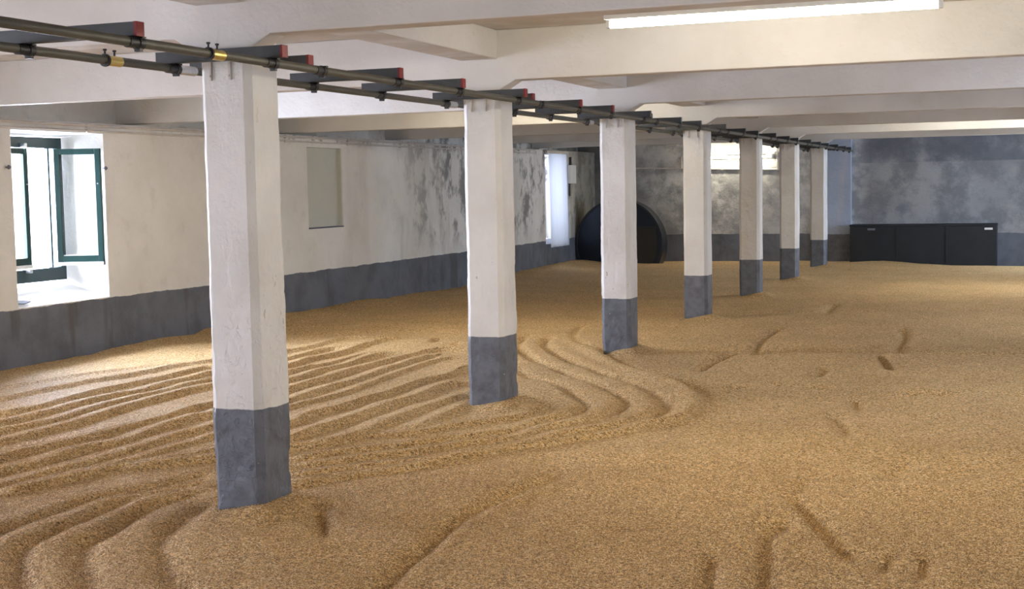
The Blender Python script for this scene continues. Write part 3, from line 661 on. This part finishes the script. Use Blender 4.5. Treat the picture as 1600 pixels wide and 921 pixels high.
# ------------------------------------------------------------------ conduits on walls
def conduit(name, a, b, r, label, drops=(), clips=()):
    t = empty(name, a, label=label, cat='conduit'); A = Vector(a)
    MB().tube((0, 0, 0), Vector(b) - A, r, 12).build('tube', M_CONDUIT, t, True)
    for p, q in drops: MB().tube(Vector(p) - A, Vector(q) - A, r * 0.9, 10).build('branch', M_CONDUIT, t, True)
    for c in clips:
        c = Vector(c) - A; e = Vector((r * 1.3, 0.03, r * 1.5)) if abs((Vector(b) - A).y) > 1 else Vector((0.03, r * 1.3, r * 1.5))
        MB().box(c - e, c + e).build('clip', M_CONDUIT, t, bevel=0.003)
    return t
cy = [3.6, 5.4, 7.2, 9.0, 11.3, 13.6, 15.2, 16.9, 18.6, 20.3, 22, 23.7]
conduit('wall_conduit', (XW + 0.018, 2.0, 2.306), (XW + 0.018, 24.6, 2.318), 0.014, 'upper of the two white conduits along the left wall top', clips=[(XW + 0.018, y, 2.31) for y in cy])
conduit('wall_conduit', (XW + 0.016, 2.0, 2.252), (XW + 0.016, 24.6, 2.262), 0.011, 'lower of the two white conduits along the left wall top', clips=[(XW + 0.016, y, 2.256) for y in cy])
conduit('wall_conduit', (-8.2, YE - 0.02, 1.985), (-4.9, YE - 0.02, 1.885), 0.014, 'thin conduit across the end wall below the glowing tube',
        drops=[((-6.98, YE - 0.02, 1.95), (-6.98, YE - 0.02, 2.20)), ((-4.93, YE - 0.02, 1.89), (-4.93, YE - 0.02, 2.24))], clips=[(-7.6, YE - 0.02, 1.965), (-6.1, YE - 0.02, 1.92)])

# ------------------------------------------------------------------ near window with green casements
fx0, fx1 = -9.44, -9.37
def window_unit(name, ya, yb, za, zb):
    t = empty(name, (fx1, (ya + yb) / 2, za)); t['kind'] = 'structure'
    def B(a, b, n, m, par=t, bev=0.004):
        o = MB().box((a[0] - fx1, a[1] - (ya + yb) / 2, a[2] - za), (b[0] - fx1, b[1] - (ya + yb) / 2, b[2] - za)).build(n, m, par, bevel=bev); return o
    w = 0.075
    B((fx0, ya, za), (fx1, yb, za + 0.135), 'sill_rail', M_DKGREEN); B((fx0, ya, zb - 0.11), (fx1, yb, zb), 'head_rail', M_DKGREEN)
    B((fx0, ya, za + 0.135), (fx1, ya + w, zb - 0.11), 'jamb', M_DKGREEN); B((fx0, yb - w, za + 0.135), (fx1, yb, zb - 0.11), 'jamb', M_DKGREEN)
    return t, B
w1, B1 = window_unit('window_1', 10.30, 11.425, 0.735, 2.20)
def casement(hinge, free, zlo, zhi, label, hand):
    """leaf between two plan points, hinge and free edge"""
    a = Vector(hinge); b = Vector(free); L = (b - a).length; ang = math.atan2(b.y - a.y, b.x - a.x)
    t = empty('casement_leaf', (a.x, a.y, zlo), ang); t.parent = None
    Hh = zhi - zlo; s = 0.058; th = 0.022
    MB().box((0, -th, 0), (s, th, Hh)).build('stile', M_GREEN, t, bevel=0.004); MB().box((L - s, -th, 0), (L, th, Hh)).build('stile', M_GREEN, t, bevel=0.004)
    MB().box((s, -th, Hh - s), (L - s, th, Hh)).build('top_rail', M_GREEN, t, bevel=0.004)
    o = MB().box((s, -th, 0.035), (L - s, th, 0.10)).build('bottom_rail', M_GREEN, t, bevel=0.003)
    MB().box((0.0, -th - 0.012 , 0.0), (L, th + 0.004, 0.034)).build('weather_bar', M_PLASTIC, t, bevel=0.003)['label'] = 'white weather bar'
    MB().box((s, -0.003, 0.10), (L - s, 0.003, Hh - s)).build('pane', M_GLASS, t)
    MB().box((s, -0.012, 0.10), (L - s, -0.004, 0.108)).build('bead', M_PLASTIC, t)
    for z in (0.12, Hh - 0.12): MB().tube((-0.006, 0, z - 0.035), (-0.006, 0, z + 0.035), 0.008, 10).build('hinge', M_GALV, t)
    for z in (-0.03, Hh + 0.03) if hand < 0 else (): MB().box((L - 0.045, -0.03, z - 0.02), (L - 0.005, 0.03, z + 0.02)).build('catch', M_GALV, t, bevel=0.003)
    MB().tube((L - 0.03, -0.035, 0.70 * Hh), (L - 0.03, 0.035, 0.70 * Hh), 0.007, 8).build('handle', M_GALV, t)
    return tag(t, label, 'window casement', None, 'thing')
casement((-9.365, 11.30), (-8.92, 11.47), 0.885, 2.083, 'open green casement with a tall pane, swung into the room', 1)
casement((-9.345, 10.37), (-9.345, 10.855), 0.885, 2.083, 'shut green casement at the left side of the near window, backlit', -1)
# fixed outer post and fittings of the near window
B1((fx0 + 0.01, 11.22, 0.87), (fx1 - 0.01, 11.245, 2.09), 'mullion', M_DKGREEN)
for y, nm in ((10.115, 'grey wall hook left of the near window'), (11.535, 'grey wall hook right of the near window')):
    t = MB().tube((XW - 0.01, y, 1.88), (XW + 0.035, y, 1.88), 0.008, 10); t.tube((XW + 0.03, y, 1.88), (XW + 0.045, y, 1.88), 0.022, 14, 0.014)
    tag(t.build('wall_hook', M_SLATE, None, True), nm, 'hook')
# slate scrap on the sill
mb = MB().prism([(0, -0.07), (0.05, -0.10), (0.07, 0.0), (0.035, 0.13), (0.005, 0.05)], 'z', 0, 0.012)
o = mb.build('slate_shard', M_SLATE, bevel=0.002); o.location = (-9.04, 10.31, 0.598); o.rotation_euler = (0, math.radians(24), 0)
tag(o, 'small pointed dark shard lying on the white window sill', 'shard')

# far window: milky plastic sheet hung over the opening
w3 = empty('window_2', (-9.4, 25.78, 0.6)); w3['kind'] = 'structure'
mb = MB().box((-0.03, -0.55, 0), (0.03, 0.55, 0.06)); mb.box((-0.03, -0.55, 1.56), (0.03, 0.55, 1.63)); mb.box((-0.03, -0.55, 0.06), (0.03, -0.49, 1.56)); mb.box((-0.03, 0.49, 0.06), (0.03, 0.55, 1.56)); mb.box((-0.02, -0.02, 0.06), (0.02, 0.02, 1.56))
mb.build('window_frame', M_DKGREEN, w3)
sh = empty('hanging_sheet', (XW + 0.04, 25.28, 0.40), label='milky plastic sheet hanging in front of the far bright window', cat='sheet')
mb = MB(); N = 40; prev = None
top = 1.87
for t_ in (0.0, 0.003):
    for j in range(12):
        for i in range(N):
            def P(i, j): 
                u = i / N * 1.17; z = top * j / 12; return (0.012 * math.sin(u * 21) * (1 - 0.6 * z / top) + 0.03 * (1 - z / top) + t_, u, z)
            mb.quad(P(i, j), P(i + 1, j), P(i + 1, j + 1), P(i, j + 1))
mb.build('sheet', M_SHEET, sh, True)
MB().box((-0.035, -0.12, 1.87), (0.02, 1.22, 1.93)).build('batten', M_CONDUIT, sh, bevel=0.004)
jb = empty('electrical_box', (XW, 26.72, 1.86), label='small pale box on the left wall beside the far window', cat='electrical box')
MB().box((0.0, -0.17, -0.19), (0.09, 0.17, 0.19)).build('case', M_PLASTIC, jb, bevel=0.01)
MB().tube((0.03, -0.02, 0.19), (0.03, -0.02, 0.36), 0.025, 8).build('cable_gland', M_BLACK, jb); MB().tube((0.03, -0.1, -0.45), (0.03, -0.1, -0.19), 0.016, 8).build('cable', M_BLACK, jb)

# ------------------------------------------------------------------ round black housing in the far corner
hs = empty('round_housing', (-7.985, 27.0, 0.38), label='big round black sheet metal housing standing in the far left corner', cat='housing')
R = 0.95; D = 0.45
mb = MB(); seg = 72
zc = ZF - 0.38
pts = []
for i in range(seg + 1):
    a = math.pi * 1.27 - (math.pi * 1.54) * i / seg; pts.append((R * math.cos(a), R * math.sin(a)))
pts = [p for p in pts if p[1] > zc + 0.02]
poly = [(pts[0][0], zc)] + pts + [(pts[-1][0], zc)]
mb.prism([(x * 0.985, z if z <= zc else z * 0.985) for x, z in poly], 'y', 0.02, D); mb.build('drum', M_HOUSING, hs, True)
mb = MB()
for i in range(len(pts) - 1):
    a, b = pts[i], pts[i + 1]; r = 0.95
    mb.quad((a[0], 0, a[1]), (b[0], 0, b[1]), (b[0] * r, 0, b[1] * r), (a[0] * r, 0, a[1] * r)); mb.quad((a[0] * r, 0, a[1] * r), (b[0] * r, 0, b[1] * r), (b[0] * r, 0.03, b[1] * r), (a[0] * r, 0.03, a[1] * r))
    mb.quad((a[0], 0, a[1]), (b[0], 0, b[1]), (b[0], 0.05, b[1]), (a[0], 0.05, a[1]))
mb.build('rim', M_TROUGH, hs, True)
MB().prism([(0.12, zc + 0.02), (0.55, zc + 0.02), (0.80, 0.0 - 0.25), (0.84, 0.0), (0.80, 0.37), (0.12, 0.35)], 'y', 0.0, 0.022).build('access_panel', M_HOUSBROWN, hs, bevel=0.004)['label'] = 'brownish lower panel'
MB().box((0.12, -0.02, 0.345), (0.80, 0.02, 0.372)).build('flange', M_HOUSBROWN, hs, bevel=0.003)

# black trough against the end wall at right
tr = empty('black_trough', (-1.98, 28.18, 0), label='long low black panelled trough at the foot of the end wall at right', cat='trough')
MB().box((-1.40, -0.25, ZF), (1.41, 0.26, 0.69)).build('body', M_TROUGH, tr, bevel=0.01)
MB().box((-1.405, -0.255, 0.69), (1.415, 0.265, 0.73)).build('rim', M_TROUGH, tr, bevel=0.006)
for x in (-1.05, 1.18):
    MB().box((x, -0.258, 0.615), (x + 0.15, -0.25, 0.655)).build('label_plate', M_PLASTIC if x > 0 else M_SLATE, tr)['label'] = 'small pale plate' if x > 0 else 'dull grey plate'
for x in (-0.5, 0.45): MB().box((x, -0.262, ZF), (x + 0.03, -0.25, 0.69)).build('batten', M_TROUGH, tr)
